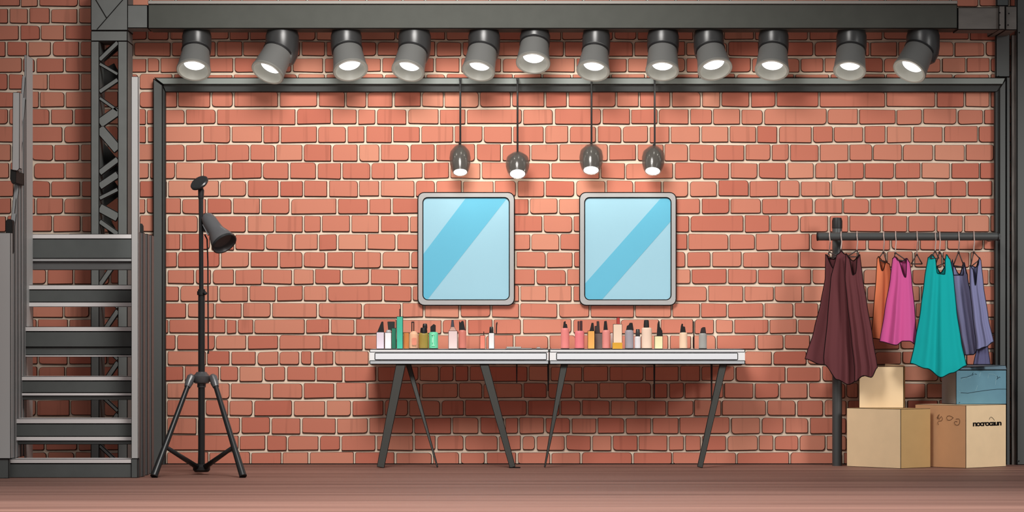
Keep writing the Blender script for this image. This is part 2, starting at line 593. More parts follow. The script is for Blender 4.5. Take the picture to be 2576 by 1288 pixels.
for y in range(650, 1160, 130):
    BR.append(((250, y + 70), (298, y), 14))
    BR.append(((250, y + 80), (298, y + 125), 10))
for a, b, w in BR:
    k = MB()
    k.bar(P(*a, DF - 0.02), P(*b, DF - 0.02), w / S(DF), 0.03)
    k.build('brace', TOWER, t, IE)
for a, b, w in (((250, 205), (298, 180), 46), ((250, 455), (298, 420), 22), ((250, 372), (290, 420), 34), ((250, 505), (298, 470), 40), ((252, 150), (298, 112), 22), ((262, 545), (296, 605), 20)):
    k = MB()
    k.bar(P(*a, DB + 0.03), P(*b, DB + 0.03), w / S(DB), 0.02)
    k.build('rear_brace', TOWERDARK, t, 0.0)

# ------------------------------------------------------------------ overhead girder
t = thing('overhead_girder', (0, -0.32, Z(72, 0.42)), 'long grey steel girder carrying the row of spotlights', 'girder')
GF, GB = 0.42, 0.20
k = MB()
k.pbox(372, 2409, 10, 72, GF, GB)
k.build('web', GIRDER, t, IE)
k = MB()
k.pbox(372, 2409, 1, 10, GF + 0.012, GB - 0.01)
k.build('top_flange', FLANGE, t, 0.002)
k = MB()
k.pbox(320, 372, 12, 71, GF - 0.015, GB)
k.build('end_stub', TOWER, t, IE)
k = MB()
k.pbox(2409, 2514, 18, 75, GF - 0.015, GB)
k.build('end_stub', PLATE, t, IE, label='weathered end stub by the corner upright')

# ------------------------------------------------------------------ corner upright (far end of the wall)
t = thing('corner_upright', (X(2540), -0.1, 0), 'weathered grey steel upright at the wall end beside the blue box', 'upright')
k = MB()
k.pbox(2505, 2541, 76, 194, 0.05, 0.0)
k.build('flat_post', SURR, t, IE)
k = MB()
k.pbox(2532, 2541, 194, 1171, 0.05, 0.0)
k.build('edge_strip', SURR, t, 0.003)
k = MB()
k.pbox(2507, 2538, -150, 15, 0.05, 0.0)
k.build('upper_post', SURR, t, IE)
k = MB()
k.pbox(2545, 2557, 88, 1170, 0.055, 0.0)
k.build('timber_strip', TIMBER, t, 0.002)
k = MB()
k.pbox(2558, 2680, -150, 1170, 0.09, 0.0)
k.build('edge_post', SURR, t, IE)
k = MB()
k.pbox(2512, 2529, 14, 75, 0.43, 0.0)
k.build('clamp_block', PLATE, t, IE)
k = MB()
k.pbox(2529, 2559, 15, 76, 0.38, 0.0)
k.build('clamp_plate', PLATE, t, IE)
for px, py, d in ((2508, 80, 0.05), (2512, 192, 0.05), (2564, 82, 0.09), (2563, 1160, 0.09), (2515, 32, 0.43), (2515, 63, 0.43), (2538, 34, 0.38), (2536, 63, 0.38)):
    k = MB()
    k.lathe([(0, 0.004), (0.004, 0.003), (0.005, -0.004), (0, -0.004)], axis_matrix(P(px, py, d), (0, -1, 0)), 8)
    k.build('bolt', INK, t)

# ------------------------------------------------------------------ spotlights under the girder
ORD = ['nearest the lattice tower', 'second from the lattice tower', 'third from the lattice tower', 'fourth from the lattice tower', 'fifth from the lattice tower', 'sixth from the lattice tower',
       'sixth from the corner upright', 'fifth from the corner upright', 'fourth from the corner upright', 'third from the corner upright', 'second from the corner upright', 'nearest the corner upright']
SPOTS = [(495, 487, 178, 43, 37, 123), (710, 672, 184, 43, 42, 126), (871, 882, 178, 44, 39, 122), (1043, 1026, 180, 42, 41, 125), (1218, 1203, 180, 42, 40, 122), (1346, 1341, 160, 43, 38, 106),
         (1500, 1492, 180, 42, 35, 124), (1668, 1666, 180, 42, 40, 121), (1783, 1799, 176, 44, 38, 122), (1946, 1942, 178, 43, 38, 122), (2142, 2137, 180, 41, 38, 122), (2322, 2287, 180, 43, 42, 122)]
SD = 0.31
for i, (mx, ox, oy, rx, mr, py) in enumerate(SPOTS):
    ztop = Z(72, GF)
    look = 'swung toward the stairs' if ox - mx < -12 else ('swung toward the clothes rail' if ox - mx > 8 else 'aimed down')
    if i == 5:
        look = 'on a shorter mount'
    t = thing('spotlight', (X(mx, SD), -SD, ztop), 'grey can spotlight under the girder, %s, %s' % (ORD[i], look), 'spotlight', 'can spotlights under the girder')
    R = mr / S(SD)
    k = MB()
    zl = Z(py + 17, SD)
    lean = (ox - mx) * -0.10 / S(SD)
    mt = Matrix.Translation((X(mx, SD), -SD, 0))
    k.lathe([(0, ztop), (R * 0.9, ztop), (R, ztop - 0.035), (R, zl + 0.05), (R * 0.93, zl), (R * 0.7, zl - 0.045), (R * 0.3, zl - 0.065), (0, zl - 0.07)], mt, 32)
    k.build('mount', CANDARK, t)
    # head
    piv = P(mx + (ox - mx) * 0.25, py + 4, SD + 0.03)
    ro = rx / S(0.42)
    tip = P(ox, oy, SD + 0.115)
    ax = (tip - piv)
    L = ax.length
    ax = ax.normalized()
    M = axis_matrix(piv, ax)
    k = MB()
    rb = min(R * 0.93, ro * 0.86)
    k.lathe([(0, -0.055), (rb * 0.5, -0.05), (rb * 0.86, -0.03), (rb, 0.0), (rb * 1.02, 0.02), (ro * 0.98, L * 0.9), (ro * 0.99, L * 0.93)], M, 36)
    h = k.build('head', CANLIGHT, t)
    k = MB()
    k.lathe([(rb + 0.0005, 0.002), (rb + 0.006, 0.0), (rb + 0.006, 0.012), (rb + 0.0005, 0.012)], M, 36)
    k.build('collar', BLACKSOFT, t)
    k = MB()
    k.lathe([(ro * 0.98, L * 0.9), (ro * 1.01, L * 0.92), (ro * 1.01, L * 0.985), (ro * 0.98, L), (ro * 0.86, L), (ro * 0.80, L - 0.02), (ro * 0.66, L - 0.05), (ro * 0.62, L - 0.058)], M, 36)
    k.build('rim', CANRIM, t)
    k = MB()
    k.lathe([(0, L - 0.058), (ro * 0.62, L - 0.056), (ro * 0.62, L - 0.066), (0, L - 0.068)], M, 32)
    k.build('lens', LENS, t, label='glowing white lens')
    l = bpy.data.lights.new('spot_glow', 'POINT')
    l.energy = 1.0
    l.color = (1.0, 0.96, 0.86)
    l.shadow_soft_size = 0.03
    lo = bpy.data.objects.new('spot_glow', l)
    COL.objects.link(lo)
    lo.parent = t
    lo.location = piv + ax * (L + 0.10) - Vector(t.location)

# ------------------------------------------------------------------ pendants on the surround
PEND = [(1158, 1155, 362, 446, 25, 1158, 'slim shade closest to the stairs', 0.02),
        (1302, 1302, 383, 450, 28, 1302, 'lowest hung, with a squat rounded shade', 0.0),
        (1488, 1487, 362, 441, 28, 1487, 'egg shaped, over the second mirror', 0.0),
        (1647, 1642, 366, 443, 27, 1642, 'tilted shade closest to the clothes rail', -0.03)]
PD = 0.15
for cx, bx, y0, y1, hw, lx, desc, sl in PEND:
    t = thing('pendant_lamp', P(bx, y1, PD), 'black pendant lamp hanging in front of the bricks, ' + desc, 'pendant lamp', 'pendant lamps above the mirrors')
    k = MB()
    k.tube([P(cx, 197, PD), P(cx, 300, PD), P(cx, y0 + 4, PD)], 0.0062, 8)
    k.build('cord', BLACK, t)
    k = MB()
    k.bar(P(cx, 199, PD + 0.012), P(cx, 199, 0.0855), 0.018, 0.014, up=Vector((0, 0, 1)))
    k.build('cord_hook', BLACK, t)
    H = (y1 - y0) / S(PD)
    r = hw * 1.08 / S(PD)
    top = P(bx + (cx - bx) * 0.6, y0 + 2, PD)
    bot = P(lx, y1 - 12, PD + 0.085)
    ax = bot - top
    L = ax.length
    M = axis_matrix(top, ax)
    k = MB()
    k.lathe([(0, -0.012), (0.008, -0.012), (0.010, 0.012), (0.016, 0.022), (0, 0.022)], M, 16)
    k.build('cap', BLACK, t)
    k = MB()
    k.lathe([(0.012, 0.012), (r * 0.55, L * 0.10), (r * 0.92, L * 0.28), (r, L * 0.48), (r * 0.96, L * 0.68), (r * 0.84, L * 0.88), (r * 0.70, L * 1.0), (r * 0.68, L * 0.99), (r * 0.93, L * 0.68), (r * 0.96, L * 0.48), (r * 0.86, L * 0.28), (r * 0.5, L * 0.11), (0.010, 0.016)], M, 28)
    k.build('glass_shade', SHADE, t)
    k = MB()
    k.lathe([(0, 0.03), (r * 0.40, L * 0.17), (r * 0.66, L * 0.34), (r * 0.70, L * 0.55), (r * 0.66, L * 0.9), (r * 0.60, L * 0.98), (0, L * 0.98)], M, 28)
    k.build('socket', SOCKET, t)
    k = MB()
    k.lathe([(0, L * 1.03), (r * 0.4, L * 1.02), (r * 0.62, L * 0.99), (r * 0.62, L * 0.985), (0, L * 0.985)], M, 28)
    k.build('lens', LENS, t, label='glowing white bulb face')
    l = bpy.data.lights.new('pendant_glow', 'POINT')
    l.energy = 0.9
    l.color = (1.0, 0.95, 0.84)
    l.shadow_soft_size = 0.03
    lo = bpy.data.objects.new('pendant_glow', l)
    COL.objects.link(lo)
    lo.parent = t
    lo.location = top + ax * 1.22 - Vector(t.location)

# ------------------------------------------------------------------ mirrors
MIR = [((1049, 1296, 482, 770), (1065, 1280, 498, 753), [(1172, 498), (1276, 498), (1076, 753), (1065, 753), (1065, 639)], 'blue wall mirror with a broad painted diagonal reflection, beside the light stand end of the tables'),
       ((1456, 1703, 482, 770), (1472, 1687, 498, 753), [(1663, 498), (1687, 498), (1687, 557), (1515, 753), (1472, 753), (1472, 713)], 'blue wall mirror with a narrow painted diagonal reflection, nearer the hanging clothes')]
for (a, b, c, d), (ia, ib, ic, id_), band, lab in MIR:
    t = thing('wall_mirror', P((a + b) / 2, d, 0.02), lab, 'mirror', 'mirrors above the dressing tables')
    k = MB()
    out = [P(x, y, 0.05) for x, y in rrect(a + 1, b - 1, c + 1, d - 1, 17)]
    inn = [P(x, y, 0.05) for x, y in rrect(ia, ib, ic, id_, 11)]
    back = 0.038
    bm = k.bm
    vo = [bm.verts.new(p) for p in out]
    vi = [bm.verts.new(p) for p in inn]
    vob = [bm.verts.new(p + Vector((0, back, 0))) for p in out]
    vib = [bm.verts.new(p + Vector((0, back, 0))) for p in inn]
    n = len(vo)
    for q in range(n):
        q2 = (q + 1) % n
        bm.faces.new([vo[q], vo[q2], vi[q2], vi[q]])
        bm.faces.new([vob[q2], vob[q], vib[q], vib[q2]])
        bm.faces.new([vo[q2], vo[q], vob[q], vob[q2]])
        bm.faces.new([vi[q], vi[q2], vib[q2], vib[q]])
    k.build('mirror_frame', MFRAME, t, 0.006)
    k = MB()
    k.pprism(rrect(ia - 3, ib + 3, ic - 3, id_ + 3, 10), 0.036, 0.013)
    pn = k.build('mirror_glass', PANE, t)
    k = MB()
    k.pprism(band, 0.0372, 0.0355)  # raised shape stands in for a reflection in the glass
    k.build('painted_reflection', REFLECTION, pn, label='diagonal reflection painted in darker blue')

# ------------------------------------------------------------------ dressing tables
TF = 0.55
TZ = Z(878, TF)
TABLES = [(929, 1381, (942, 1376), [((1010, 917, 24), (957, 1176, 19), 0.52, 0.53), ((1026, 919, 13), (1101, 1177, 4), 0.40, 0.50), ((1216, 917, 22), (1290, 1176, 15), 0.52, 0.53)],
           [(1300, 963, 4), (1379, 984, 5)], 'white dressing table with three dark slanted legs, nearer the light stand'),
          (1382, 1875, (1399, 1857), [((1421, 917, 18), (1370, 1176, 4), 0.50, 0.53), ((1821, 917, 18), (1760, 1179, 14), 0.50, 0.53)],
           [(1646, 1003, 5), (1790, 1010, 5)], 'white dressing table with two dark slanted legs, nearer the clothes rail')]
for a, b, (da, db), legs, struts, lab in TABLES:
    t = thing('dressing_table', (X((a + b) / 2, TF), -0.3, 0), lab, 'table', 'white dressing tables under the mirrors')
    BK = 0.06
    k = MB()
    k.pbox(a, b, 878, 887, TF, BK)
    k.build('tabletop', WHITE, t, IE)
    k = MB()
    k.pbox(a + 1, b - 1, 886, 907, TF - 0.004, BK + 0.01)
    k.build('apron', WHITE, t, 0.0)
    k = MB()
    k.pbox(da, db, 887, 906, TF + 0.002, TF - 0.03)
    k.build('drawer_front', DRAWER, t, IE)
    k = MB()
    k.pbox(a, b, 906, 917, TF, BK)
    k.build('lower_rail', RAILSHADE, t, IE)
    for (x0, y0, w0), (x1, y1, w1), d0, d1 in legs:
        k = MB()
        bz = P(x1, y1, d1)
        bz.z = 0.0
        tz = P(x0, y0 - 8, d0)
        k.bar(tz, bz + (tz - bz).normalized() * 0.004, w0 / S(d0), 0.035, up=Vector((0, -1, 0)), w2=w1 / S(d1), t2=0.02)
        lg = k.build('leg', LEG, t, 0.003)
        if x1 == 1290:
            k = MB()
            k.box(X(1281, d1), X(1309, d1), -d1 - 0.02, -d1 + 0.02, 0.0, 0.006)
            k.build('foot_plate', INK, lg)
    for x, y, w in struts:
        k = MB()
        k.bar(P(x, 915, 0.10), P(x, y, 0.10), w / S(0.1), 0.01, w2=w * 0.6 / S(0.1))
        k.build('strut', BLACKSOFT, t)

# ------------------------------------------------------------------ bottles and make-up on the tables
BOT = {}


def bottle(name, cat, label, x0, x1, yt, rgb, shape, caps=(), d=0.42, depth=None, capname='cap', group='bottles and make-up on the dressing tables', extra=None):
    """shape: 'box', 'round' or 'shoulder'; caps: polygons (frame points) or ('r', xa, xb, ya, yb) round caps"""
    cx = (x0 + x1) / 2
    t = thing(name, (X(cx, d), -d, TZ), label, cat, group)
    m = mat('tint_%d_%d_%d' % rgb, rgb, 0.45, 0.35)
    s = S(d)
    r = (x1 - x0) / 2 / s
    zt = Z(yt, d)
    k = MB()
    M = Matrix.Translation((X(cx, d), -d, 0))
    if shape == 'box':
        k.box(X(x0, d), X(x1, d), -d - min(r, 0.03), -d + min(r, 0.03), TZ + 0.0003, zt)
        k.build('body', m, t, 0.0026)
    else:
        sh = 0.012 if shape == 'round' else 0.03
        h = zt - TZ
        prof = [(0, TZ + 0.0003), (r * 0.93, TZ + 0.0003), (r, TZ + 0.004), (r, zt - sh), (r * 0.97, zt - sh * 0.6), (r * (0.80 if shape == 'round' else 0.55), zt - sh * 0.08), (r * 0.5, zt), (0, zt)]
        k.lathe(prof, M, 24, sx=1.0, sy=1.0 if r < 0.03 else 0.8)
        # dark base and shoulder line
        k.lathe([(r + 0.0002, TZ + 0.001), (r + 0.0012, TZ + 0.002), (r + 0.0012, TZ + 0.004), (r + 0.0002, TZ + 0.005)], M, 24, mi=1, sy=1.0 if r < 0.03 else 0.8)
        k.build('body', [m, INK], t)
    for c in caps:
        k = MB()
        crgb = c[1]
        cm = mat('cap_%d_%d_%d' % crgb, crgb, 0.4, 0.5)
        kind = c[0]
        g = c[2]
        if kind == 'r':
            xa, xb, ya, yb = g
            rr = (xb - xa) / 2 / s
            Mc = Matrix.Translation((X((xa + xb) / 2, d), -d, 0))
            za, zb = Z(yb, d), Z(ya, d)
            k.lathe([(0, za - 0.004), (rr, za - 0.004), (rr, za + (zb - za) * 0.35), (rr * 0.88, zb - 0.004), (rr * 0.7, zb), (0, zb)], Mc, 18)
            k.build(c[3] if len(c) > 3 else capname, cm, t)
        else:
            w = min(r * 0.9, 0.014)
            k.extr([P(px, py, d) + Vector((0, -w, 0)) for px, py in g], (0, 2 * w, 0))
            k.build(c[3] if len(c) > 3 else capname, cm, t, 0.0016)
    return t


BK_ = (26, 24, 25)
bottle('bottle', 'bottle', 'pale lilac bottle with a slanted black cap, first at the stairs end', 947, 967, 835, (222, 208, 220), 'box', [('p', BK_, [(949, 836), (966, 836), (964, 809), (960, 809)])])
bottle('bottle', 'bottle', 'small white bottle with a grey domed cap beside the lilac one', 968, 985, 836, (236, 234, 238), 'box', [('r', (176, 174, 176), (971, 984, 830, 837))])
bottle('bottle', 'bottle', 'dark green bottle with a square black cap behind the white one', 985, 997, 825, (46, 128, 104), 'box', [('p', (40, 44, 42), [(975, 812), (975, 809), (993, 809), (993, 826), (986, 826), (986, 832), (977, 832)])], d=0.30)
bottle('bottle', 'bottle', 'tall teal bottle with a thin stick on top, tallest on the tables', 998, 1014, 796, (70, 184, 156), 'box', [('p', (60, 40, 36), [(1005, 797), (1005, 777), (1008, 777), (1008, 797)], 'applicator')])
bottle('box', 'box', 'plain orange carton tucked behind the teal bottle', 1015, 1030, 836, (208, 132, 70), 'box', [], d=0.32, group='cartons on the dressing tables')
t5 = bottle('bottle', 'bottle', 'peach bottle with a wire loop cap and a rounded pink label', 1029, 1052, 833, (232, 182, 148), 'shoulder', [('p', (40, 34, 34), [(1035, 834), (1035, 809), (1042, 809), (1042, 834), (1040, 834), (1040, 812), (1037, 812), (1037, 834)])])
k = MB()
k.pprism(rrect(1036, 1048, 850, 868, 3, 3), 0.462, 0.440)
k.build('pink_label', mat('peach_pink', (220, 140, 116)), t5)
bottle('bottle', 'bottle', 'olive bottle with a stepped black cap', 1053, 1078, 837, (156, 134, 62), 'round', [('r', BK_, (1057, 1075, 824, 838)), ('r', BK_, (1063, 1075, 814, 825))])
t7 = bottle('bottle', 'bottle', 'mint green bottle with embossed mark and short slanted cap', 1079, 1102, 835, (112, 212, 168), 'round', [('p', BK_, [(1083, 836), (1083, 822), (1091, 815), (1096, 818), (1096, 836)])])
k = MB()
for a, b in (((1086, 842), (1092, 842)), ((1090, 842), (1090, 868)), ((1086, 869), (1094, 869)), ((1088, 850), (1088, 862))):
    k.bar(P(*a, 0.449), P(*b, 0.449), 0.004, 0.012)
k.build('embossed_mark', mat('mint_light', (176, 236, 204)), t7)
bottle('bottle', 'bottle', 'pale pink bottle with a cone neck and grey nozzle', 1128, 1151, 832, (226, 202, 200), 'box', [('p', (196, 160, 148), [(1129, 833), (1135, 822), (1143, 822), (1149, 833)], 'neck'), ('p', (70, 70, 80), [(1134, 823), (1136, 805), (1141, 805), (1143, 823)], 'nozzle')])
bottle('bottle', 'bottle', 'salmon bottle with a forked black cap beside the pale pink one', 1153, 1173, 830, (206, 124, 110), 'round', [('p', BK_, [(1155, 832), (1155, 807), (1158, 812), (1162, 807), (1166, 808), (1171, 832)])])
bottle('box', 'box', 'small coral carton standing before the short white bottle', 1207, 1221, 843, (226, 132, 112), 'box', [('p', (70, 40, 36), [(1216, 844), (1216, 834), (1218, 834), (1218, 844)], 'tab')], group='cartons on the dressing tables')
bottle('bottle', 'bottle', 'short square white bottle with a round black cap', 1229, 1244, 837, (228, 226, 226), 'box', [('r', BK_, (1231, 1241, 822, 838))])
bottle('bottle', 'bottle', 'slender pink bottle with a notched black cap, first on the second table', 1411, 1432, 825, (228, 134, 130), 'round', [('p', BK_, [(1416, 826), (1418, 810), (1421, 808), (1423, 808), (1423, 815), (1426, 815), (1428, 826)])])
bottle('bottle', 'bottle', 'rose pink bottle with round shoulders and two brown nozzles', 1446, 1470, 832, (226, 124, 130), 'round', [('p', (84, 48, 50), [(1453, 833), (1453, 808), (1458, 808), (1458, 833)], 'nozzle'), ('p', (62, 36, 40), [(1459, 833), (1459, 807), (1465, 807), (1465, 833)], 'nozzle')])
bottle('bottle', 'bottle', 'slim orange bottle with a black nozzle', 1478, 1496, 832, (228, 166, 88), 'box', [('p', BK_, [(1483, 833), (1486, 822), (1488, 812), (1493, 812), (1495, 833)], 'nozzle')])
bottle('bottle', 'bottle', 'dark taupe bottle with an angular brown cap behind the orange one', 1494, 1516, 838, (112, 100, 97), 'box', [('p', (60, 50, 50), [(1496, 839), (1496, 820), (1501, 820), (1501, 808), (1507, 808), (1509, 836), (1511, 839)])], d=0.34)
bottle('bottle', 'bottle', 'dusty pink bottle with a black pump cap between taupe and two-tone bottles', 1515, 1535, 830, (220, 138, 132), 'round', [('p', BK_, [(1518, 831), (1520, 808), (1526, 807), (1527, 815), (1529, 831)])])
bottle('tube', 'tube', 'thin pale tube between the dusty pink and two-tone bottles', 1536, 1542, 838, (226, 206, 200), 'round', [], d=0.30)
t19 = bottle('lipstick', 'lipstick', 'cream and ochre lipstick tube with a red tip', 1542, 1565, 815, (236, 208, 184), 'box', [('p', (178, 62, 56), [(1551, 817), (1551, 800), (1554, 798), (1559, 799), (1560, 817)], 'red_tip')], group='make-up on the dressing tables')
k = MB()
k.pbox(1541.4, 1565.6, 862, 877.4, 0.42 + 0.0315, 0.42 - 0.0315)
k.build('ochre_band', mat('ochre', (206, 154, 50)), t19)
bottle('bottle', 'bottle', 'grey bottle with a wide stepped black cap', 1572, 1594, 830, (160, 154, 162), 'round', [('p', BK_, [(1575, 831), (1577, 820), (1582, 817), (1584, 812), (1591, 812), (1594, 831)])])
bottle('bottle', 'bottle', 'smallest silvery bottle with a dark cap between grey and beige ones', 1596, 1612, 846, (218, 212, 214), 'round', [('r', (46, 46, 46), (1599, 1610, 828, 847))])
bottle('bottle', 'bottle', 'wide beige bottle with a shiny domed black cap', 1614, 1640, 824, (234, 206, 186), 'round', [('r', (34, 32, 32), (1619, 1633, 805, 826))])
bottle('bottle', 'bottle', 'square cream bottle with a tall pointed black cap', 1646, 1667, 845, (232, 222, 176), 'box', [('p', BK_, [(1652, 846), (1654, 815), (1656, 808), (1659, 808), (1660, 822), (1666, 832), (1667, 846)])])
bottle('bottle', 'bottle', 'peach bottle with a black spout standing apart before the grey bottle', 1709, 1729, 836, (238, 204, 174), 'round', [('p', BK_, [(1711, 837), (1713, 820), (1715, 814), (1718, 815), (1718, 821), (1723, 822), (1725, 837)], 'spout')])
bottle('brush', 'brush', 'thin black make-up brush standing upright by the peach bottle', 1744, 1747, 808, (28, 24, 24), 'box', [], d=0.30, group='make-up on the dressing tables')
bottle('bottle', 'bottle', 'light grey bottle with a looped dark cap, last on the second table', 1758, 1778, 838, (158, 158, 154), 'round', [('p', (48, 38, 38), [(1761, 839), (1764, 826), (1768, 823), (1774, 823), (1776, 839)])])
for a, b, yt, lab in ((1272, 1338, 872, 'flat grey compact lying at the table joint'), (1348, 1367, 873, 'tiny grey compact next to the long flat one')):
    t = thing('compact', (X((a + b) / 2, 0.45), -0.45, TZ), lab, 'compact', 'make-up on the dressing tables')
    k = MB()
    k.box(X(a, .45), X(b, .45), -0.48, -0.42, TZ + 0.0003, TZ + (876.5 - yt) * 0.55 / S(.45))
    k.build('base', mat('compact_grey', (176, 172, 168)), t, 0.0015)
    k = MB()
    k.box(X(a + 2, .45), X(a + (b - a) * 0.6, .45), -0.479, -0.421, TZ + (876.5 - yt) * 0.55 / S(.45), Z(yt, .45))
    k.build('lid', mat('compact_light', (206, 200, 194)), t, 0.0015)
t = thing('wall_hook', P(1250, 838, 0.02), 'thin black hook on the bricks above the short white bottle', 'hook')
k = MB()
k.tube([P(1251, 811, 0.02), P(1249, 814, 0.022), P(1248.5, 826, 0.022), P(1248.5, 838, 0.013)], 0.0035, 8)
k.build('pin', BLACKSOFT, t)

# ------------------------------------------------------------------ light stand
LD = 1.40
t = thing('light_stand', (X(507, LD), -LD, 0), 'black tripod light stand with a studio lamp before the brick wall', 'light stand')
k = MB()
k.tube([P(507, 1178, LD), P(507, 738, LD)], 8.5 / S(LD), 16)
k.build('lower_tube', BLACK, t)
k = MB()
k.tube([P(506.5, 745, LD), P(505.5, 494, LD)], 5.8 / S(LD), 14)
k.build('upper_tube', BLACK, t)
k = MB()
Mz = Matrix.Translation((X(507, LD), -LD, 0))
k.lathe([(0.014, Z(743, LD)), (0.026, Z(742, LD)), (0.026, Z(733, LD)), (0.021, Z(732, LD)), (0.021, Z(728, LD)), (0.012, Z(727, LD))], Mz, 18)
c = k.build('clamp_collar', BLACKSOFT, t)
k = MB()
k.tube([P(512, 738, LD + 0.02), P(519, 738, LD + 0.03)], 0.008, 10)
k.build('knob', BLACKSOFT, c)
# hub with leg yokes
k = MB()
k.lathe([(0.02, Z(966, LD)), (0.045, Z(963, LD)), (0.052, Z(957, LD)), (0.052, Z(946, LD)), (0.036, Z(940, LD)), (0.03, Z(936, LD)), (0.02, Z(935, LD))], Mz, 18)
k.lathe([(0.021, Z(975, LD)), (0.025, Z(974, LD)), (0.025, Z(962, LD)), (0.021, Z(961, LD))], Mz, 16)
k.build('hub', mat('hub_metal', (74, 74, 76), 0.3, 0.6), t)
feet = [(388, 1.78, (478, 948)), (611, 1.78, (538, 948))]
k0 = Vector((X(507, LD), -LD, 0))
ends = []
for fx, fd, top in feet:
    foot = Vector((X(fx, fd), -fd, 0.012))
    tp = P(top[0], top[1] + 8, LD + 0.04)
    ends.append((tp, foot))
tp = k0 + Vector((0, 0.05, Z(956, LD)))
ends.append((tp, Vector((X(506, 0.78), -0.78, 0.012))))
for tp, foot in ends:
    k = MB()
    k.tube([tp, tp.lerp(foot, 0.6), foot], [6.2 / S(LD), 7.2 / S(LD), 9.2 / S(LD)], 14)
    lg = k.build('leg', BLACK, t)
    k = MB()
    dr = (foot - tp).normalized()
    k.tube([tp - dr * 0.035, tp - dr * 0.02, tp + dr * 0.02, tp + dr * 0.05], [0.014, 0.024, 0.024, 0.018], 12)
    k.build('yoke', mat('yoke_metal', (88, 88, 90), 0.3, 0.6), lg)
    k = MB()
    k.tube([foot, foot + dr * 0.006], 9.6 / S(LD), 12)
    k.build('rubber_foot', BLACKSOFT, lg)
    mid = tp.lerp(foot, 0.70)
    k = MB()
    lo = k0 + Vector((0, 0, Z(1176, LD)))
    side = (Vector((mid.x, mid.y, 0)) - Vector((lo.x, lo.y, 0))).normalized()
    k.tube([mid, (lo + side * 0.03)], [0.012, 0.016], 10)
    k.build('brace', BLACK, t)
k = MB()
k.lathe([(0, Z(1188, LD)), (0.04, Z(1187, LD)), (0.05, Z(1182, LD)), (0.05, Z(1174, LD)), (0.03, Z(1168, LD)), (0, Z(1167, LD))], Mz, 16)
k.build('lower_hub', BLACKSOFT, t)
# tilted oval head on top
M = axis_matrix(P(502, 461, LD), (-0.42, -0.62, 0.72))
k = MB()
k.lathe([(0, -0.012), (0.045, -0.012), (0.056, -0.003), (0.056, 0.006), (0.05, 0.012), (0.02, 0.016), (0, 0.016)], M, 24)
top = k.build('tilt_plate', BLACK, t)
k = MB()
k.tube([P(505.5, 500, LD), P(506, 480, LD), P(503, 466, LD)], [0.016, 0.018, 0.012], 12)
k.build('swivel', BLACKSOFT, t)
# lamp head
k = MB()
a, b = P(527, 556, LD + 0.03), P(560, 606, LD + 0.11)
ax = b - a
L = ax.length
M = axis_matrix(a, ax)
k.lathe([(0, -0.05), (0.022, -0.046), (0.036, -0.03), (0.042, 0.0), (0.045, L * 0.45), (0.050, L * 0.6), (0.066, L * 0.85), (0.072, L * 1.0), (0.074, L * 1.15), (0.069, L * 1.15), (0.060, L * 0.95), (0, L * 0.85)], M, 28)
lh = k.build('lamp_head', mat('lamp_black', (84, 84, 86), 0.35, 0.5), t)
k = MB()
k.lathe([(0.0735, L * 1.06), (0.0765, L * 1.08), (0.0765, L * 1.16), (0.0715, L * 1.17)], M, 28)
k.build('lamp_rim', BLACK, lh)
for s in (-1, 1):
    k = MB()
    k.bar(M @ Vector((0.03 * s, -0.03, 0.0)), M @ Vector((0.036 * s, -0.036, L * 0.5)), 0.008, 0.008)
    k.build('cooling_fin', mat('fin_grey', (110, 110, 112), 0.4, 0.5), lh)
k = MB()
k.bar(P(508, 580, LD), P(530, 570, LD + 0.03), 0.016, 0.016)
k.bar(P(511, 548, LD + 0.01), P(516, 582, LD + 0.02), 0.018, 0.02)
k.build('bracket', BLACKSOFT, t)
k = MB()
k.tube([P(515, 590, LD + 0.02), P(521, 602, LD + 0.02), P(523, 660, LD + 0.02), P(523.5, 800, LD + 0.02), P(524, 890, LD + 0.02)], 0.0042, 8)
k.build('cable', BLACKSOFT, t)

# ------------------------------------------------------------------ staircase
t = thing('metal_staircase', (X(170, 1.5), -1.5, 0), 'grey metal staircase with open steps in front of the lattice tower', 'staircase')
TOPS = [1154, 1052, 949, 821, 717, 588]
LEFT = [22, 20, 37, 49, 64, 80]
NOSE = [(1154, 1166), (1052, 1066), (946, 958), (821, 834), (716, 729), (588, 601)]
BOARD = [(1166, 1202), (1066, 1098), (958, 988), (834, 873), (729, 760), (601, 650)]
TRIM = [None, (1098, 1109), (988, 996), (893, 898), (760, 772), (650, 658)]
UNDER = [None, (1109, 1118), (996, 1006), (873, 893), None, (658, 679)]  # second step's entry is the shadow under its trim, built as a strip
for i in range(6):
    d = 1.79 - 0.14 * i
    run = 0.16
    xl, xr = LEFT[i], 332
    k = MB()
    k.pbox(xl, xr, NOSE[i][0] + 0.5, NOSE[i][1], d, d - run)
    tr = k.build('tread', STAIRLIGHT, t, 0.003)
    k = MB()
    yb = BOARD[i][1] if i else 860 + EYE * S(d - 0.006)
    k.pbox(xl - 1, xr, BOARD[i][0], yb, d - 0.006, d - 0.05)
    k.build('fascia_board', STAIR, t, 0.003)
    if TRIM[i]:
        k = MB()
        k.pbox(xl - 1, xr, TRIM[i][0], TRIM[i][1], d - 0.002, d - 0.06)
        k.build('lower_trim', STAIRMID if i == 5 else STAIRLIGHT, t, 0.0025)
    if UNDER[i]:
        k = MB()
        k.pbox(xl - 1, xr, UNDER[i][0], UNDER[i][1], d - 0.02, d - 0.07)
        k.build('under_board_shade', STAIR if i != 5 else RIBDARK, t, 0.0025)
for px0, px1 in ((6, 22), (330, 346)):
    k = MB()
    k.pbox(px0, px1, 1154, 860 + EYE * S(1.8), 1.80, 1.62)
    k.build('base_block', STAIR, t, 0.003)
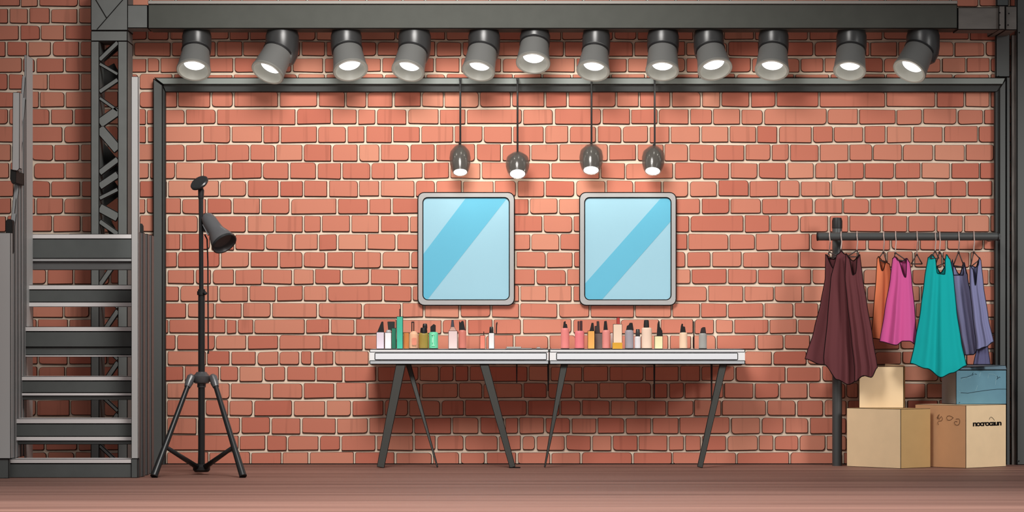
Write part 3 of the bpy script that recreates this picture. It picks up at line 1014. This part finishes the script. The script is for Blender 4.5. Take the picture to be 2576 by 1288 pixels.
# thin riser irons behind the steps
for i in (1, 2, 4):
    d = 1.79 - 0.14 * i - 0.10
    k = MB()
    k.pbox(LEFT[i] + 4, LEFT[i] + (22 if i == 1 else 16), TRIM[i][1], TOPS[i - 1] + 10, d, d - 0.05)
    k.build('step_bracket', TOWERDARK, t, 0.0)
# right-hand newel and ribbed side cheek
k = MB()
k.pbox(330, 348, 192, 1154, 1.80, 1.74)
k.build('newel_post', STAIRPOST, t, 0.003)
XR = X(349, 1.79)


def cheek(xw, dfront, dback, ztop_fn, zbot_fn, n, thick, sign):
    """side cheek in a plane of constant x with n vertical ribs on the outer side"""
    out = []
    for q in range(n):
        d0 = dfront + (dback - dfront) * q / n
        d1 = dfront + (dback - dfront) * (q + 1) / n
        k = MB()
        off = 0.010 * (q % 2) * sign
        ys = (d0, d1)
        pts = [(xw + off, -d0, zbot_fn(d0)), (xw + off, -d1, zbot_fn(d1)), (xw + off, -d1, ztop_fn(d1)), (xw + off, -d0, ztop_fn(d0))]
        out.append((pts, (-thick * sign - off, 0, 0)))
    return out


k = MB()
for pts, v in cheek(XR, 1.77, 1.10, lambda d: Z(594, 1.1) + 0.0 * d, lambda d: 0.0, 7, 0.02, 1):
    k.extr(pts, v)
k.build('ribbed_cheek', RIBDARK, t, 0.003)
k = MB()
k.lathe([(0, 0.03), (0.02, 0.028), (0.028, 0.015), (0.03, -0.05), (0, -0.06)], Matrix.Translation(P(349, 575, 1.60)), 12)
k.build('knob', TOWERDARK, t)
# left-hand side: tall ribbed cheek seen on its inner face
XL = X(79.5, 1.12)


def ztop_left(d):
    tab = [(1.10, 143), (1.33, 190), (1.46, 330), (1.60, 470), (1.72, 560), (1.80, 600)]
    for (a, ya), (b, yb) in zip(tab[:-1], tab[1:]):
        if d <= b + 1e-6:
            q = (d - a) / (b - a)
            return Z(ya + (yb - ya) * max(q, 0), max(d, a))
    return Z(600, 1.8)


k = MB()
for pts, v in cheek(XL, 1.79, 1.33, ztop_left, lambda d: Z(1154, 1.8), 9, 0.02, 1):
    k.extr(pts, v)
k.build('ribbed_cheek', STAIRSIDE, t, 0.003, label='tall ribbed side cheek with a sloping top')
k = MB()
k.box(XL - 0.008, XL + 0.004, -1.33, -1.10, 0.0, Z(143, 1.2))
k.build('rear_post', STAIRPOST, t, 0.003)
k = MB()
k.pbox(-46, 27, 585, 1154, 1.87, 1.81)
k.build('newel_panel', STAIRPOST, t, 0.003)
k = MB()
k.pbox(-46, 22, 1154, 860 + EYE * S(1.86), 1.86, 1.81)
k.build('base_block', STAIR, t, 0.003)
k = MB()
k.pprism(rrect(14, 31, 551, 640, 8, 4), 1.80, 1.70)
k.build('knob', TOWERDARK, t, 0.002)
k = MB()
k.pprism([(32, 232), (50, 232), (49, 424), (44, 430), (30, 428), (31, 330)], 1.78, 1.70)
hr = k.build('handrail', STAIRPOST, t, 0.003)
k = MB()
k.pprism([(26, 425), (41, 430), (40, 460), (30, 462), (25, 450)], 1.77, 1.50)
k.build('handrail_bracket', TOWERDARK, hr, 0.002)

# ------------------------------------------------------------------ clothes rail
RD = 0.36
t = thing('clothes_rail', (X(2106, RD), -RD, 0), 'dark pipe clothes rail on one post at the wall end', 'clothes rail')
k = MB()
k.tube([(X(2106, .2), -0.20, 0.0), (X(2106, .2), -0.20, Z(556, .2)), (X(2106, .2), -0.20, Z(548, .2))], [12.5 / S(.2), 12.5 / S(.2), 10 / S(.2)], 20)
k.build('post', RACK, t)
k = MB()
k.lathe([(12.6 / S(.2), Z(575, .2)), (13.2 / S(.2), Z(574, .2)), (13.2 / S(.2), Z(556, .2)), (11 / S(.2), Z(548, .2)), (0, Z(547, .2))], Matrix.Translation((X(2106, .2), -.2, 0)), 20)
k.build('post_cap', BLACKSOFT, t)
k = MB()
rr = 10.2 / S(RD)
zb = Z(595, RD)
k.tube([(X(2055, RD), -RD, zb), (X(2512, RD), -RD, zb)], rr, 20)
k.build('rail_bar', RACK, t)
for px in (2055, 2509):
    k = MB()
    k.tube([(X(px, RD), -RD, zb), (X(px + 3, RD), -RD, zb)], rr * 1.09, 20)
    k.build('end_cap', BLACKSOFT, t)
k = MB()
k.tube([(X(2509, RD), -RD, zb), (X(2509, RD), -0.056, zb)], rr * 0.9, 14)
k.build('wall_arm', RACK, t)
k = MB()
k.tube([(X(2106, RD), -0.20, zb), (X(2106, RD), -RD + 0.01, zb)], rr * 0.8, 14)
k.build('cross_clamp', RACK, t)

# ------------------------------------------------------------------ hangers and clothes


def interp(tab, y):
    if y <= tab[0][0]:
        return tab[0][1:]
    for a, b in zip(tab[:-1], tab[1:]):
        if y <= b[0]:
            q = (y - a[0]) / (b[0] - a[0])
            q = q * q * (3 - 2 * q) * 0.35 + q * 0.65
            return tuple(u + (v - u) * q for u, v in zip(a[1:], b[1:]))
    return tab[-1][1:]


def curve1(tab, x):
    if x <= tab[0][0]:
        return tab[0][1]
    for a, b in zip(tab[:-1], tab[1:]):
        if x <= b[0]:
            q = (x - a[0]) / (b[0] - a[0])
            q = q * q * (3 - 2 * q)
            return a[1] + (b[1] - a[1]) * q
    return tab[-1][1]


def garment(name, cat, label, tab, topf, topb, hem, rgb, d, folds=5, amp=0.014, th=(0.018, 0.05), seed=1, lean=0.0, parent=None, group='clothes on the rail', inkrgb=None):
    """a hollow garment: closed loop of cloth from neckline (topf in front, topb behind) to a wavy hem"""
    rnd = random.Random(seed)
    ph = [rnd.uniform(0, 6.28) for _ in range(4)]
    N, R = 40, 34
    grid = {}

    def pt(t, v, front):
        yt = curve1(topf if front else topb, t)
        yh = curve1(hem, t) - (0 if front else 4)
        y = yt + (yh - yt) * v
        xl, xr = interp(tab, y)
        q = max(0.0, min(1.0, (y - tab[0][0]) / (tab[-1][0] - tab[0][0])))
        half = (th[0] + (th[1] - th[0]) * q) * (math.sin(math.pi * min(max(t, 0.0), 1.0)) ** 0.6 if 0 < t < 1 else 0)
        env = math.sin(math.pi * t) ** 0.5 if 0 < t < 1 else 0
        f = amp * q ** 0.7 * env * (0.7 * math.sin(2 * math.pi * folds * t + ph[0] + 0.5 * q) + 0.3 * math.sin(2 * math.pi * (folds * 1.7) * t + ph[1]))
        dd = d + lean * q + (half if front else -half) + f * (1.0 if front else 0.6)
        return Vector((X(xl + (xr - xl) * t, dd), -dd, Z(y, dd)))
    bm = bmesh.new()
    loop = [(i / N, True) for i in range(N + 1)] + [(i / N, False) for i in range(N - 1, 0, -1)]
    for j in range(R + 1):
        for i, (tt, fr) in enumerate(loop):
            grid[i, j] = bm.verts.new(pt(tt, j / R, fr))
    n = len(loop)
    for j in range(R):
        for i in range(n):
            i2 = (i + 1) % n
            f = bm.faces.new([grid[i, j], grid[i2, j], grid[i2, j + 1], grid[i, j + 1]])
            f.smooth = True
    mb = MB()
    mb.bm.free()
    mb.bm = bm
    base = P((tab[-1][1] + tab[-1][2]) / 2, tab[-1][0], d)
    tint = mat('cloth_%d_%d_%d' % rgb, rgb, 0.85, 0.1)
    dark = mat('cloth_ink_%d_%d_%d' % rgb, tuple(int(c * 0.28) for c in rgb), 0.85, 0.1)
    root = parent
    if root is None:
        root = thing(name, base, label, cat, group)
    b = mb.build('fabric' if parent is None else name, tint, root, label=None if parent is None else label)
    k = MB()
    ring = lambda v: [pt(tt, v, fr) for tt, fr in loop]
    k.tube(ring(0.0), 0.0030, 6, closed=True)
    k.tube(ring(1.0), 0.0030, 6, closed=True)
    for tt in (0.0, 1.0):
        k.tube([pt(tt, j / R, True) for j in range(R + 1)], 0.0030, 6)
    k.build('piping', dark, b)
    return root


def hanger(label, hx, y_neck, shl, shr, d, back=False):
    t = thing('clothes_hanger', P(hx, y_neck, d), label, 'hanger', 'wire hangers on the clothes rail')
    k = MB()
    s = S(RD)
    R = rr + 0.0048
    c = Vector((X(hx, RD), -RD, zb))
    pts = []
    for a in (-50, -20, 15, 50, 90, 130, 160, 180):
        r = math.radians(a)
        # hook passes over the pipe from behind to the front
        pts.append(c + Vector((0.004 * math.cos(r), R * math.cos(r), R * math.sin(r))))
    pts += [P(hx + 1.5, 608, RD + 0.03), P(hx, 622, (RD + 0.03 + d) / 2), P(hx - 0.5, y_neck, d)]
    k.tube(pts, 0.0036, 8)
    k.build('hook', HANG, t)
    k = MB()
    nk = P(hx - 0.5, y_neck, d)
    l, r = P(*shl, d), P(*shr, d)
    k.tube([nk + Vector((0, 0, 0.005)), nk - Vector((0, 0, 0.006))], [0.005, 0.008], 8)
    k.tube([nk, l], 0.0036, 8)
    k.tube([nk, r], 0.0036, 8)
    k.tube([l, r], 0.0036, 8)
    k.build('shoulder_wire', mat('hanger_dark', (64, 52, 50), 0.4, 0.4), t)


V = lambda ysh, yv, c=0.5, w=0.28: [(0, ysh + 4), (max(c - w, 0.04), ysh), (c, yv), (min(c + w, 0.96), ysh), (1, ysh + 4)]
MAR = (104, 58, 62)
garment('dress', 'dress', 'maroon dress hung nearest the tables, hem flaring out past the post', [(640, 2077, 2113), (700, 2076, 2128), (760, 2065, 2138), (830, 2048, 2142), (905, 2025, 2142), (925, 2025, 2142)],
        [(0, 640), (0.5, 678), (1, 636)], [(0, 642), (0.5, 652), (1, 638)], [(0, 903), (0.35, 917), (1, 922)], MAR, 0.32, 2.4, 0.014, (0.014, 0.035), 3, group='maroon dresses on the rail')
garment('dress', 'dress', 'maroon dress in the middle with the lowest scalloped hem', [(632, 2110, 2122), (645, 2104, 2130), (700, 2090, 2150), (800, 2082, 2166), (900, 2072, 2178), (965, 2078, 2172)],
        [(0, 640), (0.5, 632), (1, 640)], [(0, 640), (0.5, 634), (1, 640)], [(0, 917), (0.3, 955), (0.6, 967), (1, 946)], MAR, 0.40, 2.8, 0.018, (0.014, 0.035), 5, lean=0.02, group='maroon dresses on the rail')
garment('dress', 'dress', 'maroon dress with a deep round neckline beside the orange top', [(640, 2128, 2163), (700, 2126, 2170), (760, 2132, 2180), (850, 2142, 2195), (925, 2150, 2207), (962, 2150, 2206)],
        [(0, 638), (0.25, 650), (0.45, 692), (0.6, 688), (0.8, 650), (1, 641)], [(0, 640), (0.5, 656), (1, 641)], [(0, 960), (0.4, 945), (0.75, 949), (1, 925)], MAR, 0.475, 2.8, 0.016, (0.014, 0.033), 8, lean=0.02, group='maroon dresses on the rail')
garment('top', 'top', 'orange sleeveless top with a pointed neckline behind the pink one', [(644, 2207, 2234), (700, 2204, 2244), (790, 2197, 2246), (857, 2191, 2248)],
        [(0, 650), (0.12, 645), (0.40, 681), (0.75, 660), (1, 664)], [(0, 650), (0.12, 646), (0.5, 656), (1, 664)], [(0, 851), (1, 858)], (246, 140, 98), 0.36, 2.2, 0.010, (0.014, 0.03), 11)
garment('top', 'top', 'magenta pink sleeveless top between the orange and teal clothes', [(645, 2246, 2287), (700, 2240, 2293), (780, 2226, 2301), (868, 2212, 2307)],
        [(0, 650), (0.12, 646), (0.35, 655), (0.72, 698), (0.85, 650), (1, 660)], [(0, 650), (0.15, 646), (0.5, 658), (0.85, 650), (1, 660)], [(0, 859), (0.45, 868), (0.62, 858), (0.8, 858), (1, 869)], (212, 92, 156), 0.45, 2.4, 0.020, (0.016, 0.045), 13)
garment('dress', 'dress', 'bright teal dress with a square low neckline above the blue box', [(638, 2336, 2388), (700, 2326, 2399), (780, 2316, 2406), (860, 2302, 2418), (925, 2288, 2432), (950, 2290, 2428)],
        [(0, 648), (0.18, 640), (0.34, 650), (0.44, 688), (0.70, 690), (0.78, 652), (0.86, 640), (1, 652)], [(0, 648), (0.18, 640), (0.40, 672), (0.55, 686), (0.74, 672), (0.86, 640), (1, 652)],
        [(0, 914), (0.3, 927), (0.56, 949), (0.75, 938), (1, 920)], (22, 172, 172), 0.45, 2.6, 0.024, (0.02, 0.045), 17, lean=0.06)
garment('top', 'top', 'lavender top with a wide square neckline half hidden by the teal dress', [(650, 2394, 2430), (700, 2394, 2434), (760, 2400, 2446), (840, 2412, 2458), (896, 2424, 2464)],
        [(0, 660), (0.06, 652), (0.12, 692), (0.72, 692), (0.82, 668), (1, 690)], [(0, 660), (0.5, 690), (0.85, 660), (1, 690)], [(0, 893), (0.6, 892), (1, 878)], (146, 146, 186), 0.34, 2.2, 0.012, (0.014, 0.03), 19)
pt2 = garment('top', 'top', 'lavender top with a crossed neckline nearest the corner upright', [(648, 2440, 2467), (720, 2440, 2474), (800, 2448, 2486), (865, 2456, 2500), (880, 2456, 2500)],
              [(0, 668), (0.25, 676), (0.40, 718), (0.70, 668), (0.9, 648), (1, 655)], [(0, 668), (0.5, 672), (0.9, 650), (1, 655)], [(0, 880), (0.5, 873), (1, 860)], (132, 134, 174), 0.43, 2.2, 0.013, (0.014, 0.03), 23)
garment('lining', None, 'dark purple lining below the hem', [(800, 2462, 2478), (865, 2460, 2484), (918, 2449, 2491)], [(0, 800), (1, 800)], [(0, 800), (1, 800)], [(0, 917), (1, 917)], (98, 98, 134), 0.40, 2, 0.008, (0.010, 0.022), 29, parent=pt2)

hanger('pink wire hanger holding the flared maroon dress', 2087, 634, (2080, 648), (2110, 646), 0.32)
hanger('pink wire hanger holding the middle maroon dress', 2116, 628, (2110, 642), (2126, 642), 0.40)
hanger('pink wire hanger holding the round-necked maroon dress', 2156, 630, (2131, 646), (2161, 646), 0.475)
hanger('pink wire hanger holding the orange top', 2223, 634, (2209, 652), (2232, 664), 0.36)
hanger('pink wire hanger holding the magenta top', 2253, 636, (2248, 652), (2285, 658), 0.45)
hanger('empty pink wire hanger hung between the magenta and teal clothes', 2307, 640, (2292, 664), (2320, 664), 0.34)
hanger('pink wire hanger holding the shoulder of the teal dress', 2353, 632, (2340, 650), (2362, 650), 0.47)
hanger('second pink wire hanger inside the teal dress neckline', 2364, 634, (2352, 672), (2380, 660), 0.455)
hanger('pink wire hanger holding the half hidden lavender top', 2412, 634, (2398, 668), (2426, 672), 0.34)
hanger('pink wire hanger holding the crossed lavender top', 2450, 634, (2441, 672), (2466, 652), 0.43)

# ------------------------------------------------------------------ boxes


def carton(name, label, cat, near, left, right, z0, z1, mats, group, ink=0.0026):
    """box from plan points: near corner, corner along the left face, corner along the right face"""
    n, l, r = Vector(near), Vector(left), Vector(right)
    b = l + r - n
    t = thing(name, ((n.x + b.x) / 2, (n.y + b.y) / 2, z0), label, cat, group)
    k = MB()
    fs = k.extr([(p.x, p.y, z0) for p in (n, r, b, l)], (0, 0, z1 - z0))
    for f in fs:
        f.material_index = 0
    k.bm.normal_update()
    ln = (l - n).normalized()
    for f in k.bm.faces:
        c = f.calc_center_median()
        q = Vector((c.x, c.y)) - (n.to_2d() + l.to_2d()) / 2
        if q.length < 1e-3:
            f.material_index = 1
    return t, k, (n, l, r, b)


def plan(px, d):
    return Vector((X(px, d), -d, 0))


def on_face(o, e, z0, u, v, off):
    """point on the vertical face from plan corner o to e; u along in m, v height above z0"""
    dr = (e - o).normalized()
    nrm = dr.cross(Vector((0, 0, 1)))
    if nrm.y > 0:
        nrm = -nrm
    return Vector((o.x, o.y, z0 + v)) + dr * u + nrm * off


# big bottom box
zA = Z(1029, 0.62)
t, k, pa = carton('cardboard_box', 'large cardboard box on the floor beside the clothes rail post', 'box', plan(2266, 0.63), plan(2130, 0.30), plan(2341, 0.45), 0.0, zA, None, 'cardboard boxes by the clothes rail')
k.build('carton', [CARD_SHADE, CARD], t, 0.0026)
# small box on top
t, k, pb = carton('cardboard_box', 'plain cardboard box stacked on the large one under the maroon dresses', 'box', plan(2273, 0.365), plan(2161, 0.35), plan(2277, 0.15), zA, Z(922, 0.365), None, 'cardboard boxes by the clothes rail')
k.build('carton', [CARD_SHADE, CARD], t, 0.0026)
k = MB()
zt = Z(922, 0.365)
k.extr([(X(2226, .2), -0.2, zt), (X(2276, .2), -0.2, zt), (X(2275, .2), -0.18, zt + 0.008), (X(2228, .2), -0.18, zt + 0.016)], (0, 0.004, 0.0))
k.build('flap', CARD, t, 0.0)
# box with the writing
zC = Z(1019.5, 0.59)
t, k, pc = carton('cardboard_box', 'cardboard box with black lettering, under the blue box', 'box', plan(2430, 0.59), plan(2302, 0.314), plan(2531, 0.314), 0.0, zC, None, 'cardboard boxes by the clothes rail')
body = k.build('carton', [CARD, CARD_DEEPSHADE], t, 0.0026)
n, l, r, b = pc
wl, wr = (l - n).length, (r - n).length
fx = lambda px: (px - 2430) / (2531 - 2430) * wr
fz = lambda py: (1168 - py) / (1168 - 1019.5) * zC
# lettering built from strokes, the letters scrawled close together as on the box
cur = bpy.data.curves.new('lettering', 'FONT')
cur.body = 'nocrocaun'
cur.size = 0.034
cur.offset = 0.0012
cur.extrude = 0.0004
cur.space_character = 0.78
tmp = bpy.data.objects.new('lettering_tmp', cur)
COL.objects.link(tmp)
bpy.context.view_layer.update()
dg = bpy.context.evaluated_depsgraph_get()
me = bpy.data.meshes.new_from_object(tmp.evaluated_get(dg))
bpy.data.objects.remove(tmp)
k = MB()
k.bm.from_mesh(me)
bpy.data.meshes.remove(me)
xs = [v.co.x for v in k.bm.verts]
sc = (fx(2519) - fx(2447)) / (max(xs) - min(xs))
hs = max(v.co.y for v in k.bm.verts)
hz = (fz(1060.5) - fz(1069)) / hs
for v in k.bm.verts:
    v.co = on_face(n, r, 0, fx(2447) + (v.co.x - min(xs)) * sc, fz(1069) + v.co.y * hz, 0.0008 + v.co.z)
k.build('lettering', INK, t, label='scrawled black lettering')
k = MB()
k.tube([on_face(n, r, 0, fx(a), fz(q), 0.001) for a, q in ((2488, 1055), (2489, 1051), (2492, 1049), (2495, 1050), (2498, 1053), (2501, 1057))], 0.0013, 6)
k.build('pen_stroke', INK, t)
lx = lambda px: (2430 - px) / (2430 - 2302) * wl
SCR = [[(2361, 1044), (2359, 1053), (2362, 1051), (2364, 1042), (2358, 1050), (2361, 1053), (2364, 1054), (2366, 1050), (2369, 1047), (2372, 1052), (2370, 1057), (2366, 1058), (2361, 1058)],
       [(2399, 1050), (2395, 1047), (2389, 1045), (2384, 1046), (2382, 1050), (2384, 1055), (2389, 1056), (2394, 1054), (2398, 1050)],
       [(2405, 1053), (2408, 1052), (2413, 1052), (2415, 1055), (2415, 1061), (2412, 1066), (2407, 1067), (2403, 1065), (2401, 1060), (2404, 1058), (2408, 1058), (2408, 1060)],
       [(2360, 1060), (2360, 1064), (2362, 1067)]]
k = MB()
for s_ in SCR:
    k.tube([on_face(n, l, 0, lx(a), fz(q), 0.001) for a, q in s_], 0.0012, 6)
k.build('scribble', mat('pen_brown', (70, 44, 28)), t, label='thin brown pen scribbles')

# blue box
zD = Z(931, 0.4)
t, k, pd = carton('storage_box', 'blue storage box with a lid, scratched, on top of the lettered box', 'box', plan(2405, 0.40), plan(2369, 0.12), plan(2532, 0.31), zC, zD, None, None)
k.build('box_body', [BLUEBOX, BLUEGREY], t, 0.003)
n, l, r, b = pd
k = MB()
g = 0.004
c = (n + b) / 2
ex = lambda p: p + (p - c).normalized() * g
lidp = [ex(p) for p in (n, r, b, l)]
zL = Z(919, 0.35)
vb = [k.bm.verts.new((p.x, p.y, zD + 0.0003)) for p in lidp]
vt = [k.bm.verts.new((p.x + (c.x - p.x) * 0.04, p.y + (c.y - p.y) * 0.04, zL - (0.014 if i == 0 else 0.0))) for i, p in enumerate(lidp)]
k.bm.faces.new(list(reversed(vb)))
k.bm.faces.new(vt)
for i in range(4):
    j = (i + 1) % 4
    k.bm.faces.new([vb[i], vb[j], vt[j], vt[i]])
k.build('lid', BLUELID, t, 0.003)
wf = (r - n).length
fx2 = lambda px: (px - 2405) / (2532 - 2405) * wf
fz2 = lambda py: (1019 - py) / (1019 - 931) * (zD - zC)
k = MB()
for s_ in ([(2417, 951.5), (2432, 949), (2444, 944), (2448, 937), (2446, 945), (2449, 942)], [(2417, 989), (2435, 990), (2452, 987), (2480, 983), (2508, 980), (2531, 980)], [(2412, 1015), (2415, 1013)], [(2508, 946), (2510, 951), (2507, 955), (2514, 949), (2516, 950)], [(2452, 941), (2457, 942)]):
    k.tube([on_face(n, r, zC, fx2(a), fz2(q), 0.0008) for a, q in s_], 0.0014, 6)
k.build('dark_scratch', mat('scratch_dark', (30, 46, 56)), t)
k = MB()
for s_ in ([(2419, 960), (2419, 954), (2430, 951), (2442, 950)], [(2463, 948), (2467, 936)], [(2485, 952), (2487, 941), (2500, 942), (2506, 946), (2505, 957), (2504, 969)], [(2454, 985), (2459, 970)], [(2411, 984), (2416, 988)]):
    k.tube([on_face(n, r, zC, fx2(a), fz2(q), 0.0006) for a, q in s_], 0.0010, 6)
k.build('pale_scratch', mat('scratch_pale', (158, 198, 208)), t)
